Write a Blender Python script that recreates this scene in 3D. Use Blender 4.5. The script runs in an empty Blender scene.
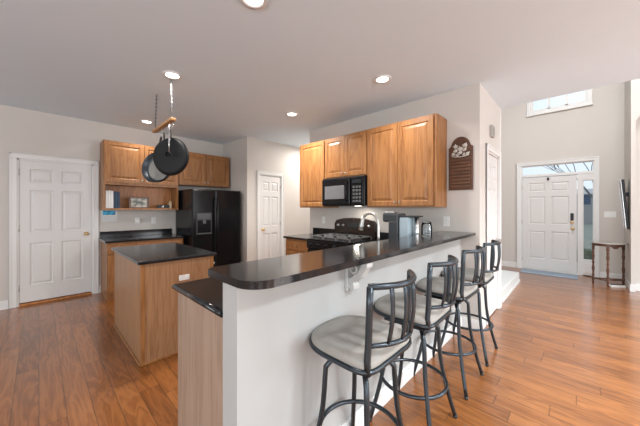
import bpy, bmesh, math, random
from mathutils import Vector, Matrix
random.seed(7)
PI = math.pi
R = math.radians
S = bpy.context.scene
COL = S.collection

# ---------------------------------------------------------------- camera
cd = bpy.data.cameras.new('camera'); cam = bpy.data.objects.new('camera', cd); COL.objects.link(cam)
cam.location = (0, 0, 1.35); cam.rotation_euler = (R(90), 0, R(43.85))
cd.sensor_width = 36; cd.lens = 270 / 640 * 36; cd.shift_y = -(213 - 208.8) / 640
cd.clip_start = .05; cd.clip_end = 300
S.camera = cam
# ---------------------------------------------------------------- world, light, exposure
w = bpy.data.worlds.new('sky'); S.world = w; w.use_nodes = True
bg = w.node_tree.nodes['Background']; bg.inputs[0].default_value = (.86, .93, 1, 1); bg.inputs[1].default_value = 1.05
S.view_settings.view_transform = 'Standard'; S.view_settings.look = 'None'
S.view_settings.gamma = 1; S.view_settings.use_curve_mapping = False
S.view_settings.exposure = 0.08
def area(name, loc, rot, sx, sy, watts, col=(1, 1, 1)):
    l = bpy.data.lights.new(name, 'AREA'); l.shape = 'RECTANGLE'; l.size = sx; l.size_y = sy; l.energy = watts; l.color = col
    o = bpy.data.objects.new(name, l); COL.objects.link(o); o.location = loc; o.rotation_euler = rot
    return o
DAY = (.93, .97, 1.0)
# daylight entering through the family room windows behind the camera (south wall) and the east wall
for x, p in ((-4.0, 10), (-1.2, 55), (1.6, 95)): area('window_daylight', (x, -3.9, 1.45), (R(90), 0, 0), 1.8, 1.9, p, DAY)
for y, p in ((-1.6, 55), (1.4, 50), (4.4, 130)): area('window_daylight', (4.4, y, 1.45), (R(90), 0, R(90)), 1.8, 1.9, p, DAY)
# added fill light below the foyer ceiling, facing down to brighten the foyer
area('foyer_high_fill', (.2, 5.0, 5.1), (0, 0, 0), 1.4, 1.0, 112, DAY)
# unseen fill lights added right of the frame to brighten the floor there
for x, y in ((1.3, 1.2), (1.3, 3.2), (2.9, 1.2), (2.9, 3.2)):
    a = area('family_room_fill', (x, y, 2.70), (0, 0, 0), .3, .3, 66, (.86, .94, 1)); a.data.spread = R(130)
area('passage_fill', (-4.0, 4.2, 2.70), (0, 0, 0), .3, .3, 26, (1, .97, .93))  # hidden fill light added behind the range wall to brighten the pantry wall

# ---------------------------------------------------------------- materials
MATS = {}
def newmat(name):
    m = bpy.data.materials.new(name); m.use_nodes = True
    nt = m.node_tree; b = nt.nodes['Principled BSDF']; MATS[name] = m
    return m, nt, b
def plain(name, col, rough=.5, metal=0, noise=.04, scale=20, bump=0, coat=0, spec=.5):
    m, nt, b = newmat(name); n, l = nt.nodes, nt.links
    tc = n.new('ShaderNodeTexCoord'); no = n.new('ShaderNodeTexNoise'); no.inputs['Scale'].default_value = scale
    l.new(tc.outputs['Object'], no.inputs['Vector'])
    mx = n.new('ShaderNodeMix'); mx.data_type = 'RGBA'
    mx.inputs[6].default_value = (*[c * (1 - noise) for c in col], 1); mx.inputs[7].default_value = (*[min(1, c * (1 + noise)) for c in col], 1)
    l.new(no.outputs['Fac'], mx.inputs[0]); l.new(mx.outputs[2], b.inputs['Base Color'])
    b.inputs['Roughness'].default_value = rough; b.inputs['Metallic'].default_value = metal
    b.inputs['Coat Weight'].default_value = coat; b.inputs['Specular IOR Level'].default_value = spec
    if bump:
        bp = n.new('ShaderNodeBump'); bp.inputs['Strength'].default_value = bump; bp.inputs['Distance'].default_value = .01
        l.new(no.outputs['Fac'], bp.inputs['Height']); l.new(bp.outputs[0], b.inputs['Normal'])
    return m
def emit(name, col, s):
    m, nt, b = newmat(name); b.inputs['Emission Color'].default_value = (*col, 1); b.inputs['Emission Strength'].default_value = s
    b.inputs['Base Color'].default_value = (*col, 1)
    return m
def wood(name, c1, c2, c3, grain=(14, 14, 1.1), rough=.38, spec=.4):
    """vertical-grained oak: cathedral bands and fine pores stretched along local z"""
    m, nt, b = newmat(name); n, l = nt.nodes, nt.links
    tc = n.new('ShaderNodeTexCoord'); oi = n.new('ShaderNodeObjectInfo')
    ad = n.new('ShaderNodeVectorMath'); ad.operation = 'ADD'
    ml = n.new('ShaderNodeVectorMath'); ml.operation = 'SCALE'; ml.inputs['Scale'].default_value = 7
    cmb = n.new('ShaderNodeCombineXYZ')
    for k in range(3): l.new(oi.outputs['Random'], cmb.inputs[k])
    l.new(cmb.outputs[0], ml.inputs[0]); l.new(tc.outputs['Object'], ad.inputs[0]); l.new(ml.outputs[0], ad.inputs[1])
    mp = n.new('ShaderNodeMapping'); mp.inputs['Scale'].default_value = grain; l.new(ad.outputs[0], mp.inputs[0])
    a = n.new('ShaderNodeTexNoise'); a.inputs['Scale'].default_value = 1; a.inputs['Detail'].default_value = 3; a.inputs['Distortion'].default_value = .6
    l.new(mp.outputs[0], a.inputs['Vector'])
    wv = n.new('ShaderNodeMath'); wv.operation = 'MULTIPLY'; wv.inputs[1].default_value = 9; l.new(a.outputs['Fac'], wv.inputs[0])
    fr = n.new('ShaderNodeMath'); fr.operation = 'PINGPONG'; fr.inputs[1].default_value = 1; l.new(wv.outputs[0], fr.inputs[0])
    mp2 = n.new('ShaderNodeMapping'); mp2.inputs['Scale'].default_value = (grain[0] * 12, grain[1] * 12, grain[2] * 5); l.new(ad.outputs[0], mp2.inputs[0])
    f2 = n.new('ShaderNodeTexNoise'); f2.inputs['Scale'].default_value = 1; f2.inputs['Detail'].default_value = 2; l.new(mp2.outputs[0], f2.inputs['Vector'])
    sm = n.new('ShaderNodeMath'); sm.operation = 'MULTIPLY_ADD'; sm.inputs[1].default_value = .45
    l.new(fr.outputs[0], sm.inputs[0]); 
    s2 = n.new('ShaderNodeMath'); s2.operation = 'MULTIPLY'; s2.inputs[1].default_value = .75; l.new(f2.outputs['Fac'], s2.inputs[0]); l.new(s2.outputs[0], sm.inputs[2])
    cr = n.new('ShaderNodeValToRGB'); e = cr.color_ramp.elements
    e[0].position = .2; e[0].color = (*c3, 1); e[1].position = .72; e[1].color = (*c1, 1)
    k = e.new(.42); k.color = (*c2, 1)
    l.new(sm.outputs[0], cr.inputs[0]); l.new(cr.outputs[0], b.inputs['Base Color'])
    b.inputs['Roughness'].default_value = rough; b.inputs['Specular IOR Level'].default_value = spec
    return m
def floor_mat():
    m, nt, b = newmat('oak_floor'); n, l = nt.nodes, nt.links
    def M(op, a, b_=None, c=None):
        k = n.new('ShaderNodeMath'); k.operation = op
        for i, v in enumerate((a, b_, c)):
            if v is None: continue
            if isinstance(v, (int, float)): k.inputs[i].default_value = v
            else: l.new(v, k.inputs[i])
        return k.outputs[0]
    tc = n.new('ShaderNodeTexCoord'); sp = n.new('ShaderNodeSeparateXYZ'); l.new(tc.outputs['Object'], sp.inputs[0])
    PW, PL = .128, 1.15
    yv = M('DIVIDE', sp.outputs[1], PW); row = M('FLOOR', yv); fy = M('FRACT', yv)
    wn = n.new('ShaderNodeTexWhiteNoise'); wn.noise_dimensions = '1D'; l.new(row, wn.inputs['W'])
    xv = M('ADD', M('DIVIDE', sp.outputs[0], PL), M('MULTIPLY', wn.outputs[0], 5.3)); cell = M('FLOOR', xv); fx = M('FRACT', xv)
    cb = n.new('ShaderNodeCombineXYZ'); l.new(row, cb.inputs[0]); l.new(cell, cb.inputs[1])
    w2 = n.new('ShaderNodeTexWhiteNoise'); w2.noise_dimensions = '3D'; l.new(cb.outputs[0], w2.inputs[0])
    rnd = w2.outputs[0]
    gc = n.new('ShaderNodeCombineXYZ'); l.new(M('MULTIPLY_ADD', sp.outputs[0], 1.6, M('MULTIPLY', rnd, 40)), gc.inputs[0])
    l.new(M('MULTIPLY', sp.outputs[1], 14), gc.inputs[1]); l.new(M('MULTIPLY', rnd, 17), gc.inputs[2])
    no = n.new('ShaderNodeTexNoise'); no.inputs['Scale'].default_value = 1; no.inputs['Detail'].default_value = 4; no.inputs['Distortion'].default_value = .8
    l.new(gc.outputs[0], no.inputs['Vector'])
    g = M('PINGPONG', M('MULTIPLY', no.outputs['Fac'], 10), 1)
    t = M('MULTIPLY_ADD', g, .48, M('MULTIPLY', rnd, .42))
    cr = n.new('ShaderNodeValToRGB'); e = cr.color_ramp.elements
    e[0].position = 0; e[0].color = (.13, .040, .008, 1); e[1].position = .95; e[1].color = (.36, .135, .036, 1)
    k = e.new(.45); k.color = (.24, .080, .017, 1)
    l.new(t, cr.inputs[0])
    ey = M('MINIMUM', fy, M('SUBTRACT', 1, fy)); ex = M('MULTIPLY', M('MINIMUM', fx, M('SUBTRACT', 1, fx)), PL / PW)
    edge = M('MINIMUM', ey, ex)
    gap = n.new('ShaderNodeMapRange'); gap.inputs[1].default_value = .005; gap.inputs[2].default_value = .03
    gap.inputs[3].default_value = .35; gap.inputs[4].default_value = 1; l.new(edge, gap.inputs[0])
    mx = n.new('ShaderNodeMix'); mx.data_type = 'RGBA'; mx.blend_type = 'MULTIPLY'; mx.inputs[0].default_value = 1
    l.new(cr.outputs[0], mx.inputs[6])
    gr = n.new('ShaderNodeCombineColor'); 
    for i in range(3): l.new(gap.outputs[0], gr.inputs[i])
    l.new(gr.outputs[0], mx.inputs[7]); l.new(mx.outputs[2], b.inputs['Base Color'])
    b.inputs['Roughness'].default_value = .34; b.inputs['Specular IOR Level'].default_value = .45
    b.inputs['Coat Weight'].default_value = .75; b.inputs['Coat Roughness'].default_value = .15
    ln = n.new('ShaderNodeTexNoise'); ln.inputs['Scale'].default_value = 1
    mp = n.new('ShaderNodeMapping'); mp.inputs['Scale'].default_value = (1.5, 9, 1); l.new(tc.outputs['Object'], mp.inputs[0]); l.new(mp.outputs[0], ln.inputs['Vector'])
    h = M('ADD', M('MULTIPLY', ln.outputs['Fac'], .5), M('MULTIPLY', gap.outputs[0], .8))
    bp = n.new('ShaderNodeBump'); bp.inputs['Strength'].default_value = .15; bp.inputs['Distance'].default_value = .006
    l.new(h, bp.inputs['Height']); l.new(bp.outputs[0], b.inputs['Normal']); l.new(bp.outputs[0], b.inputs['Coat Normal'])
    return m
def granite(name='black_granite'):
    m, nt, b = newmat(name); n, l = nt.nodes, nt.links
    tc = n.new('ShaderNodeTexCoord'); v = n.new('ShaderNodeTexNoise'); v.inputs['Scale'].default_value = 260; v.inputs['Detail'].default_value = 2
    l.new(tc.outputs['Object'], v.inputs['Vector'])
    cr = n.new('ShaderNodeValToRGB'); e = cr.color_ramp.elements
    e[0].position = .42; e[0].color = (.011, .011, .012, 1); e[1].position = .8; e[1].color = (.024, .025, .028, 1)
    l.new(v.outputs['Fac'], cr.inputs[0]); l.new(cr.outputs[0], b.inputs['Base Color'])
    b.inputs['Roughness'].default_value = .14; b.inputs['Specular IOR Level'].default_value = .5
    return m
def glass(name='clear_glass', col=(.95, .98, 1), rough=0):
    m, nt, b = newmat(name); n, l = nt.nodes, nt.links
    tr = n.new('ShaderNodeBsdfTransparent'); tr.inputs[0].default_value = (*col, 1)
    gl = n.new('ShaderNodeBsdfGlossy'); gl.inputs['Roughness'].default_value = .02
    lw = n.new('ShaderNodeFresnel'); lw.inputs[0].default_value = 1.4
    mx = n.new('ShaderNodeMixShader'); l.new(lw.outputs[0], mx.inputs[0]); l.new(tr.outputs[0], mx.inputs[1]); l.new(gl.outputs[0], mx.inputs[2])
    l.new(mx.outputs[0], n['Material Output'].inputs[0])
    return m

M_wall = plain('wall_paint', (.60, .560, .520), .75, noise=.012, scale=3, bump=.02)
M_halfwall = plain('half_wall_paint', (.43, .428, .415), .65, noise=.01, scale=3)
M_ceil = plain('ceiling_paint', (.73, .83, .91), .85, noise=.012, scale=6)
M_white = plain('white_trim_paint', (.74, .73, .715), .38, noise=.01)
M_door = plain('white_door_paint', (.70, .685, .67), .4, noise=.01)
M_floor = floor_mat()
M_oak = wood('honey_oak', (.34, .155, .055), (.265, .113, .038), (.145, .054, .017))
M_oakp = wood('oak_panel', (.36, .195, .10), (.30, .155, .075), (.20, .09, .04), grain=(18, 18, 1.0))
M_oakl = wood('oak_daylit_panel', (.37, .265, .20), (.31, .215, .158), (.20, .13, .09), grain=(22, 22, .9))  # cabinet oak made paler and greyer: cool daylight tint put into the colour
M_oakin = wood('oak_back', (.50, .215, .075), (.38, .15, .05), (.20, .07, .024), grain=(12, 12, 1.2))
M_granite = granite()
M_steel = plain('stainless_steel', (.62, .62, .62), .28, 1, noise=.03)
M_brushed = plain('brushed_nickel', (.48, .465, .44), .36, 1, noise=.03)
M_brass = plain('brass', (.75, .52, .25), .3, 1)
M_black = plain('black_gloss_plastic', (.006, .006, .007), .18, noise=.1, spec=.26)
M_blackm = plain('matte_black', (.018, .018, .02), .5, noise=.1)
M_iron = plain('cast_iron', (.03, .03, .032), .55, noise=.2, scale=60, bump=.1)
M_gun = plain('gunmetal_tube', (.055, .065, .075), .32, .85, noise=.2, scale=90)
M_suede = plain('taupe_suede', (.30, .282, .255), .9, noise=.22, scale=9, bump=.15)
M_pan = plain('nonstick_pan', (.010, .010, .011), .55, 0, noise=.15, scale=40, spec=.25)
M_paper = plain('white_paper', (.75, .75, .74), .8)
M_blue = plain('navy_cover', (.010, .03, .07), .5)
M_plastic = plain('white_plastic', (.78, .77, .74), .35)
M_carpet = plain('stair_carpet', (.62, .62, .60), .95, noise=.08, scale=120, bump=.2)
M_walnut = wood('dark_walnut', (.13, .055, .03), (.09, .035, .018), (.04, .015, .008), grain=(30, 30, 3), rough=.3)
M_plaque = wood('plaque_wood', (.15, .065, .028), (.11, .045, .02), (.06, .024, .012), grain=(3, 20, 20), rough=.5)
M_glass = glass()
M_chain = plain('dark_chain', (.14, .14, .145), .4, .6)
M_lamp = emit('lamp_glow', (1, .95, .86), 9)

# ---------------------------------------------------------------- geometry helpers
def box(bm, x0, x1, y0, y1, z0, z1, bev=0, seg=2):
    if x0 > x1: x0, x1 = x1, x0
    if y0 > y1: y0, y1 = y1, y0
    if z0 > z1: z0, z1 = z1, z0
    r = bmesh.ops.create_cube(bm, size=1)
    vs = r['verts']
    for v in vs:
        v.co = Vector(((x0 + x1) / 2 + v.co.x * (x1 - x0), (y0 + y1) / 2 + v.co.y * (y1 - y0), (z0 + z1) / 2 + v.co.z * (z1 - z0)))
    if bev:
        es = list({e for v in vs for e in v.link_edges})
        bmesh.ops.bevel(bm, geom=es, offset=bev, segments=seg, affect='EDGES', profile=.5)
    return bm
def tube(bm, pts, r, seg=10, closed=False, caps=True, flat=None):
    pts = [Vector(p) for p in pts]; n = len(pts); rings = []
    rr = r if isinstance(r, (list, tuple)) else [r] * n
    up = None
    for i, p in enumerate(pts):
        if closed: t = pts[(i + 1) % n] - pts[i - 1]
        else: t = pts[min(i + 1, n - 1)] - pts[max(i - 1, 0)]
        t.normalize()
        if up is None:
            up = Vector((0, 0, 1)) if abs(t.z) < .9 else Vector((1, 0, 0))
        a = t.cross(up)
        if a.length < 1e-4: a = t.cross(Vector((0, 1, 0)))
        a.normalize(); b = a.cross(t).normalized(); up = b
        ring = []
        for k in range(seg):
            th = 2 * PI * k / seg
            fa, fb = (1, 1) if not flat else flat
            ring.append(bm.verts.new(p + a * math.cos(th) * rr[i] * fa + b * math.sin(th) * rr[i] * fb))
        rings.append(ring)
    m = n if closed else n - 1
    for i in range(m):
        A, B = rings[i], rings[(i + 1) % n]
        for k in range(seg):
            f = bm.faces.new((A[k], A[(k + 1) % seg], B[(k + 1) % seg], B[k])); f.smooth = True
    if caps and not closed:
        bm.faces.new(rings[0][::-1]); bm.faces.new(rings[-1])
    return bm
def lathe(bm, prof, c=(0, 0, 0), seg=32, axis='z', smooth=True):
    """prof: list of (radius, height)"""
    c = Vector(c); rings = []
    def P(r, h, th):
        x, y = r * math.cos(th), r * math.sin(th)
        if axis == 'z': return c + Vector((x, y, h))
        if axis == 'y': return c + Vector((x, h, y))
        return c + Vector((h, x, y))
    for r, h in prof:
        if r < 1e-6: rings.append([bm.verts.new(P(0, h, 0))])
        else: rings.append([bm.verts.new(P(r, h, 2 * PI * k / seg)) for k in range(seg)])
    for A, B in zip(rings, rings[1:]):
        for k in range(seg):
            k2 = (k + 1) % seg
            if len(A) == 1 and len(B) == 1: continue
            if len(A) == 1: f = bm.faces.new((A[0], B[k2], B[k]))
            elif len(B) == 1: f = bm.faces.new((A[k], A[k2], B[0]))
            else: f = bm.faces.new((A[k], A[k2], B[k2], B[k]))
            f.smooth = smooth
    return bm
def prism(bm, poly, z0, z1, tr=None, bev=0):
    """extrude polygon [(a,b)] between z0,z1 ; tr maps (a,b,z)->xyz"""
    tr = tr or (lambda a, b, z: (a, b, z))
    lo = [bm.verts.new(tr(a, b, z0)) for a, b in poly]; hi = [bm.verts.new(tr(a, b, z1)) for a, b in poly]
    n = len(poly); fs = [bm.faces.new(lo[::-1]), bm.faces.new(hi)]
    for i in range(n): fs.append(bm.faces.new((lo[i], lo[(i + 1) % n], hi[(i + 1) % n], hi[i])))
    if bev:
        es = [e for e in fs[1].edges] + [e for e in fs[0].edges]
        bmesh.ops.bevel(bm, geom=es, offset=bev, segments=3, affect='EDGES', profile=.5)
    return bm
def B(): return bmesh.new()
def obj(name, bm, mat, parent=None, smooth=False):
    bmesh.ops.recalc_face_normals(bm, faces=bm.faces)
    me = bpy.data.meshes.new(name)
    if smooth:
        for f in bm.faces: f.smooth = True
    bm.to_mesh(me); bm.free()
    me.materials.append(mat)
    o = bpy.data.objects.new(name, me); COL.objects.link(o)
    if parent: o.parent = parent
    return o
def tag(o, label, cat, group=None, kind=None):
    o['label'] = label; o['category'] = cat
    if group: o['group'] = group
    if kind: o['kind'] = kind
    return o
def thing(name, label, cat, loc=(0, 0, 0), rz=0, group=None):
    o = bpy.data.objects.new(name, None); COL.objects.link(o); o.location = loc; o.rotation_euler = (0, 0, rz)
    o.empty_display_size = .1
    return tag(o, label, cat, group)
def struct(name, bm, mat, label=None, cat=None):
    o = obj(name, bm, mat); o['kind'] = 'structure'
    o['label'] = label or name.replace('_', ' '); o['category'] = cat or name.split('_')[0]
    return o
def one(name, bm, mat, label, cat, loc=(0, 0, 0), rz=0, group=None, smooth=False):
    o = obj(name, bm, mat, smooth=smooth); o.location = loc; o.rotation_euler = (0, 0, rz)
    return tag(o, label, cat, group)
def copy_tree(o, parent=None):
    c = o.copy(); COL.objects.link(c)
    if parent: c.parent = parent; c.matrix_parent_inverse = o.matrix_parent_inverse
    for ch in [k for k in bpy.data.objects if k.parent == o]: copy_tree(ch, c)
    return c

def plate(bm, x0, x1, z0, z1, y, xc, zc, cells, loops):
    """front sheet facing -y made of a grid; grid cells in `cells` get nested moulded loops [(inset, depth)]"""
    xs = [x0] + xc + [x1]; zs = [z0] + zc + [z1]
    V = {}
    def v(a, b, c=0):
        k = (round(a, 5), round(b, 5), round(c, 5))
        if k not in V: V[k] = bm.verts.new((a, y + c, b))
        return V[k]
    for i in range(len(xs) - 1):
        for j in range(len(zs) - 1):
            a, b, c, d = xs[i], xs[i + 1], zs[j], zs[j + 1]
            if (i, j) not in cells:
                bm.faces.new((v(a, c), v(b, c), v(b, d), v(a, d))); continue
            prev = [v(a, c), v(b, c), v(b, d), v(a, d)]
            for ins, dep in loops:
                cur = [bm.verts.new((p, y + dep, q)) for p, q in ((a + ins, c + ins), (b - ins, c + ins), (b - ins, d - ins), (a + ins, d - ins))]
                for k in range(4): bm.faces.new((prev[k], prev[(k + 1) % 4], cur[(k + 1) % 4], cur[k]))
                prev = cur
            bm.faces.new(prev)
def slab(bm, x0, x1, z0, z1, yf, t, xc, zc, cells, loops):
    plate(bm, x0, x1, z0, z1, yf, xc, zc, cells, loops)
    c = [(x0, z0), (x1, z0), (x1, z1), (x0, z1)]
    f = [bm.verts.new((a, yf, b)) for a, b in c]; k = [bm.verts.new((a, yf + t, b)) for a, b in c]
    for i in range(4): bm.faces.new((f[i], f[(i + 1) % 4], k[(i + 1) % 4], k[i]))
    bm.faces.new(k[::-1])
    bmesh.ops.remove_doubles(bm, verts=bm.verts, dist=1e-5)
RAISE = [(.004, .003), (.008, .009), (.016, .009), (.045, .001)]
def cab_door(name, par, x0, x1, z0, z1, yf=-.02, t=.019, mat=None, fw=.052):
    bm = B(); slab(bm, x0, x1, z0, z1, yf, t, [x0 + fw, x1 - fw], [z0 + fw, z1 - fw], {(1, 1)}, RAISE)
    return obj(name, bm, mat or M_oak, par)
def drawer_front(par, x0, x1, z0, z1, yf=-.02):
    bm = B(); box(bm, x0, x1, yf, yf + .019, z0, z1, .005); return obj('drawer', bm, M_oak, par)
def knob(par, x, z, y=-.02, mat=None):
    bm = B(); lathe(bm, [(0, y - .026), (.009, y - .026), (.014, y - .021), (.014, y - .016), (.006, y - .011), (.005, y)], (x, 0, z), 14, 'y')
    return obj('knob', bm, mat or M_brushed, par)

# ================================================================ SETTING
XL, YR, XP, CH = -5.57, 3.36, -4.60, 2.74
YF, FC = 7.61, 5.2
bm = B(); box(bm, -6.2, 4.7, -4.3, 8.0, -.1, 0); struct('floor', bm, M_floor, 'glossy orange brown oak plank floor', 'floor')
bm = B(); box(bm, -5.7, 4.62, -4.12, 4.44, CH, CH + .15); box(bm, -5.7, -3.36, 4.44, 5.1, CH, CH + .15)
struct('ceiling', bm, M_ceil, 'flat light grey kitchen ceiling', 'ceiling')
bm = B(); box(bm, -3.3, 4.62, 4.3, YF + .2, FC, FC + .1); struct('ceiling_foyer', bm, M_ceil, 'high ceiling over the two storey foyer', 'ceiling')
bm = B(); box(bm, -.9, 4.62, 4.3, 4.44, CH + .15, FC); struct('wall_header', bm, M_wall, 'wall above the ceiling edge facing the foyer', 'wall')
T = .12
# left wall with door opening y -.215..0.605
bm = B(); box(bm, XL - T, XL, -4.12, -.235, 0, CH); box(bm, XL - T, XL, .622, 2.77, 0, CH); box(bm, XL - T, XL, -.235, .622, 2.05, CH); box(bm, XL - T - .05, XL - T, -.3, .7, 0, 2.2)
struct('wall_left', bm, M_wall, 'beige kitchen wall with the white door and desk cabinets', 'wall')
bm = B(); box(bm, XL - T, XP, 2.77, 2.77 + T, 0, CH); struct('wall_alcove', bm, M_wall, 'short wall closing the refrigerator alcove', 'wall')
bm = B(); box(bm, XP - T, XP, 2.77 + T, 3.03, 0, CH); box(bm, XP - T, XP, 3.61, 5.1, 0, CH); box(bm, XP - T, XP, 3.03, 3.61, 2.05, CH); box(bm, XP - T - .05, XP - T, 3.0, 3.7, 0, 2.2)
struct('wall_pantry', bm, M_wall, 'beige wall holding the narrow pantry door', 'wall')
bm = B(); box(bm, -3.48, -.79, YR, YR + T, 0, CH); struct('wall_range', bm, M_wall, 'beige wall behind the range and wall cabinets', 'wall')
bm = B(); box(bm, -.79 - T, -.79, YR + T, 3.655, 0, CH); box(bm, -.79 - T, -.79, 4.315, 4.47, 0, FC); box(bm, -.79 - T, -.79, 3.655, 4.315, 2.05, CH)
box(bm, -.79 - T - .05, -.79 - T, 3.6, 4.36, 0, 2.2)
struct('wall_hall', bm, M_wall, 'short bright wall with the hall closet door', 'wall')
bm = B(); box(bm, -4.6, -3.36, 5.0, 5.1, 0, CH); box(bm, -3.48, -3.36, YR + T, 5.0, 0, CH); struct('wall_back_hall', bm, M_wall, 'hidden end of the pantry passage', 'wall')
bm = B(); box(bm, -3.3, -.91, 4.47, 4.57, 0, FC); struct('wall_stair', bm, M_wall, 'wall beside the stairs', 'wall')
bm = B(); box(bm, -3.3, -3.2, 4.57, YF, 0, FC); struct('wall_stair_side', bm, M_wall, 'far side wall of the stairs', 'wall')
# front wall with its openings
bm = B()
box(bm, -3.3, -.985, YF, YF + .15, 0, FC); box(bm, .235, .75, YF, YF + .15, 0, FC)
box(bm, -.985, .235, YF, YF + .15, 2.335, 3.50); box(bm, -.985, -.785, YF, YF + .15, 3.50, 4.45); box(bm, .115, .235, YF, YF + .15, 3.50, 4.45); box(bm, -.985, .235, YF, YF + .15, 4.45, FC)
struct('wall_front', bm, M_wall, 'tall beige front wall around the entry door', 'wall')
bm = B(); box(bm, .61, .75, 6.95, YF, 0, FC); struct('wall_foyer_right', bm, M_wall, 'narrow right foyer wall behind the console table', 'wall')
# wall facing the camera right of the foyer, with a clipped-corner niche
bm = B()
tr = lambda a, b, z: (a, z, b)
prism(bm, [(.61, 0), (.66, 0), (.66, 2.78), (.78, 2.98), (4.62, 2.98), (4.62, FC), (.61, FC)], 6.72, 6.84, tr)
box(bm, .61, 4.62, 6.84, 6.95, 0, FC)
struct('wall_niche', bm, M_wall, 'wall with shallow clipped corner niche at the right edge', 'wall')
# closed room behind the camera, with window openings
bm = B()
xs = [-5.7, -4.9, -3.1, -2.1, -.3, .7, 2.5, 4.62]
for i in range(0, len(xs) - 1, 2): box(bm, xs[i], xs[i + 1], -4.12, -4.0, 0, CH)
box(bm, -5.7, 4.62, -4.12, -4.0, 0, .5); box(bm, -5.7, 4.62, -4.12, -4.0, 2.4, CH)
struct('wall_rear', bm, M_wall, 'window wall behind the camera', 'wall')
bm = B()
ys = [-4.12, -2.5, -.7, .5, 2.3, 3.5, 5.3, 6.95]
for i in range(0, len(ys) - 1, 2): box(bm, 4.5, 4.62, ys[i], ys[i + 1], 0, FC)
box(bm, 4.5, 4.62, -4.12, 6.95, 0, .5); box(bm, 4.5, 4.62, -4.12, 6.95, 2.4, FC)
struct('wall_right', bm, M_wall, 'window wall to the right of the camera', 'wall')

# half wall of the peninsula
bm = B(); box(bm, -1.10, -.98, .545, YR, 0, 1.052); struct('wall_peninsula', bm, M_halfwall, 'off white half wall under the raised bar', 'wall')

# baseboards
def baseboard(name, x0, x1, y0, y1, lab):
    bm = B(); box(bm, x0, x1, y0, y1, 0, .10); dx, dy = x1 - x0, y1 - y0
    g = .004
    box(bm, x0 + (0 if dx > dy else 0), x1, y0, y1, .10, .112) if False else None
    if abs(dx) < abs(dy): box(bm, x0 + g * .0, x1 - g * 1.2, y0, y1, .10, .118, .002)
    else: box(bm, x0, x1, y0 + g, y1, .10, .118, .002)
    struct(name, bm, M_white, lab, 'baseboard')
baseboard('baseboard_left', XL, XL + .014, -4.0, -.285, 'white baseboard left of the kitchen door')
baseboard('baseboard_left_2', XL, XL + .014, .67, .70, 'short white baseboard by the desk')
baseboard('baseboard_pantry', XP, XP + .014, 3.68, 5.0, 'white baseboard beside the pantry door')
baseboard('baseboard_peninsula', -.98, -.966, .545, YR, 'white baseboard along the half wall')
baseboard('baseboard_range', -.966, -.79, YR - .014, YR, 'white baseboard at the end of the range wall')
baseboard('baseboard_hall', -.79, -.776, 4.385, 4.47, 'white baseboard stub at the wall corner')
baseboard('baseboard_hall_2', -.79, -.776, YR - .014, 3.585, 'white baseboard before the closet door')
baseboard('baseboard_front', -3.2, -1.035, YF - .014, YF, 'white baseboard left of the entry door')
baseboard('baseboard_front_2', .29, .596, YF - .014, YF, 'white baseboard right of the entry sidelight')
baseboard('baseboard_foyer_right', .596, .61, 6.72, YF, 'white baseboard on the narrow foyer wall')
baseboard('baseboard_niche', .596, .66, 6.706, 6.72, 'white baseboard on the niche corner')
baseboard('baseboard_niche_2', .66, 4.5, 6.826, 6.84, 'white baseboard inside the niche')

# casing around a door opening, in a local frame facing -y
def casing(name, loc, rz, w, h, lab, cw=.068):
    bm = B()
    for s in (-1, 1):
        a, b = sorted((s * w / 2, s * (w / 2 + cw)))
        box(bm, a, b, -.018, 0, 0, h, .004); a, b = sorted((s * (w / 2 + cw - .018), s * (w / 2 + cw))); box(bm, a, b, -.024, 0, 0, h + cw, .003)
        a, b = sorted((s * w / 2, s * (w / 2 - .018))); box(bm, a, b, -.002, .115, 0, h)
    box(bm, -w / 2 - cw + .0, w / 2 + cw, -.018, 0, h, h + cw, .004); box(bm, -w / 2 - cw, w / 2 + cw, -.024, 0, h + cw - .018, h + cw, .003)
    box(bm, -w / 2, w / 2, -.002, .115, h - .018, h)
    o = struct(name, bm, M_white, lab, 'trim'); o.location = loc; o.rotation_euler = (0, 0, rz)
def six_panel(name, loc, rz, w, h, hinge, lab, knobmat=M_brass, mat=None, z0=.012, yb=.012):
    """hinge -1 = left in local frame"""
    root = bpy.data.objects.new(name, None); COL.objects.link(root); root.location = loc; root.rotation_euler = (0, 0, rz)
    root['kind'] = 'structure'; root['label'] = lab; root['category'] = 'door'
    bm = B(); st, mid = w * .13, w * .11; hw = (w - 2 * st - mid) / 2
    xc = [-w / 2 + st, -w / 2 + st + hw, -w / 2 + st + hw + mid, w / 2 - st]
    zc = [z0 + h * .115, z0 + h * .115 + h * .30, z0 + h * .49, z0 + h * .49 + h * .30, z0 + h * .845, z0 + h * .94]
    slab(bm, -w / 2, w / 2, z0, z0 + h, yb, .035, xc, zc, {(i, j) for i in (1, 3) for j in (1, 3, 5)}, [(.008, .012), (.020, .014), (.042, .004)])
    obj('door_panel', bm, mat or M_door, root)
    s = -hinge; bm = B(); kx = s * (w / 2 - .06)
    lathe(bm, [(0, yb - .062), (.018, yb - .06), (.027, yb - .048), (.024, yb - .034), (.010, yb - .022), (.010, yb - .008), (.03, yb - .007), (.03, yb)], (kx, 0, .93), 20, 'y')
    obj('door_knob', bm, knobmat, root)
    for z in (.22, 1.05, 1.83):
        bm = B(); tube(bm, [(hinge * (w / 2 + .004), yb - .008, z - .045), (hinge * (w / 2 + .004), yb - .008, z + .045)], .007, 8)
        obj('hinge', bm, M_brushed, root)
    return root
# door 1: left wall (faces +X) ; local x -> +Y
casing('trim_1', (XL, .193, 0), R(90), .805, 2.045, 'white casing around the left kitchen door')
six_panel('door_1', (XL, .193, .03), R(90), .765, 1.99, -1, 'white six panel door on the left kitchen wall')
bm = B(); box(bm, XL - .10, XL + .012, -.19, .58, 0, .028, .006); struct('trim_2', bm, M_oakin, 'dark wood threshold under the left door', 'trim')
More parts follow.
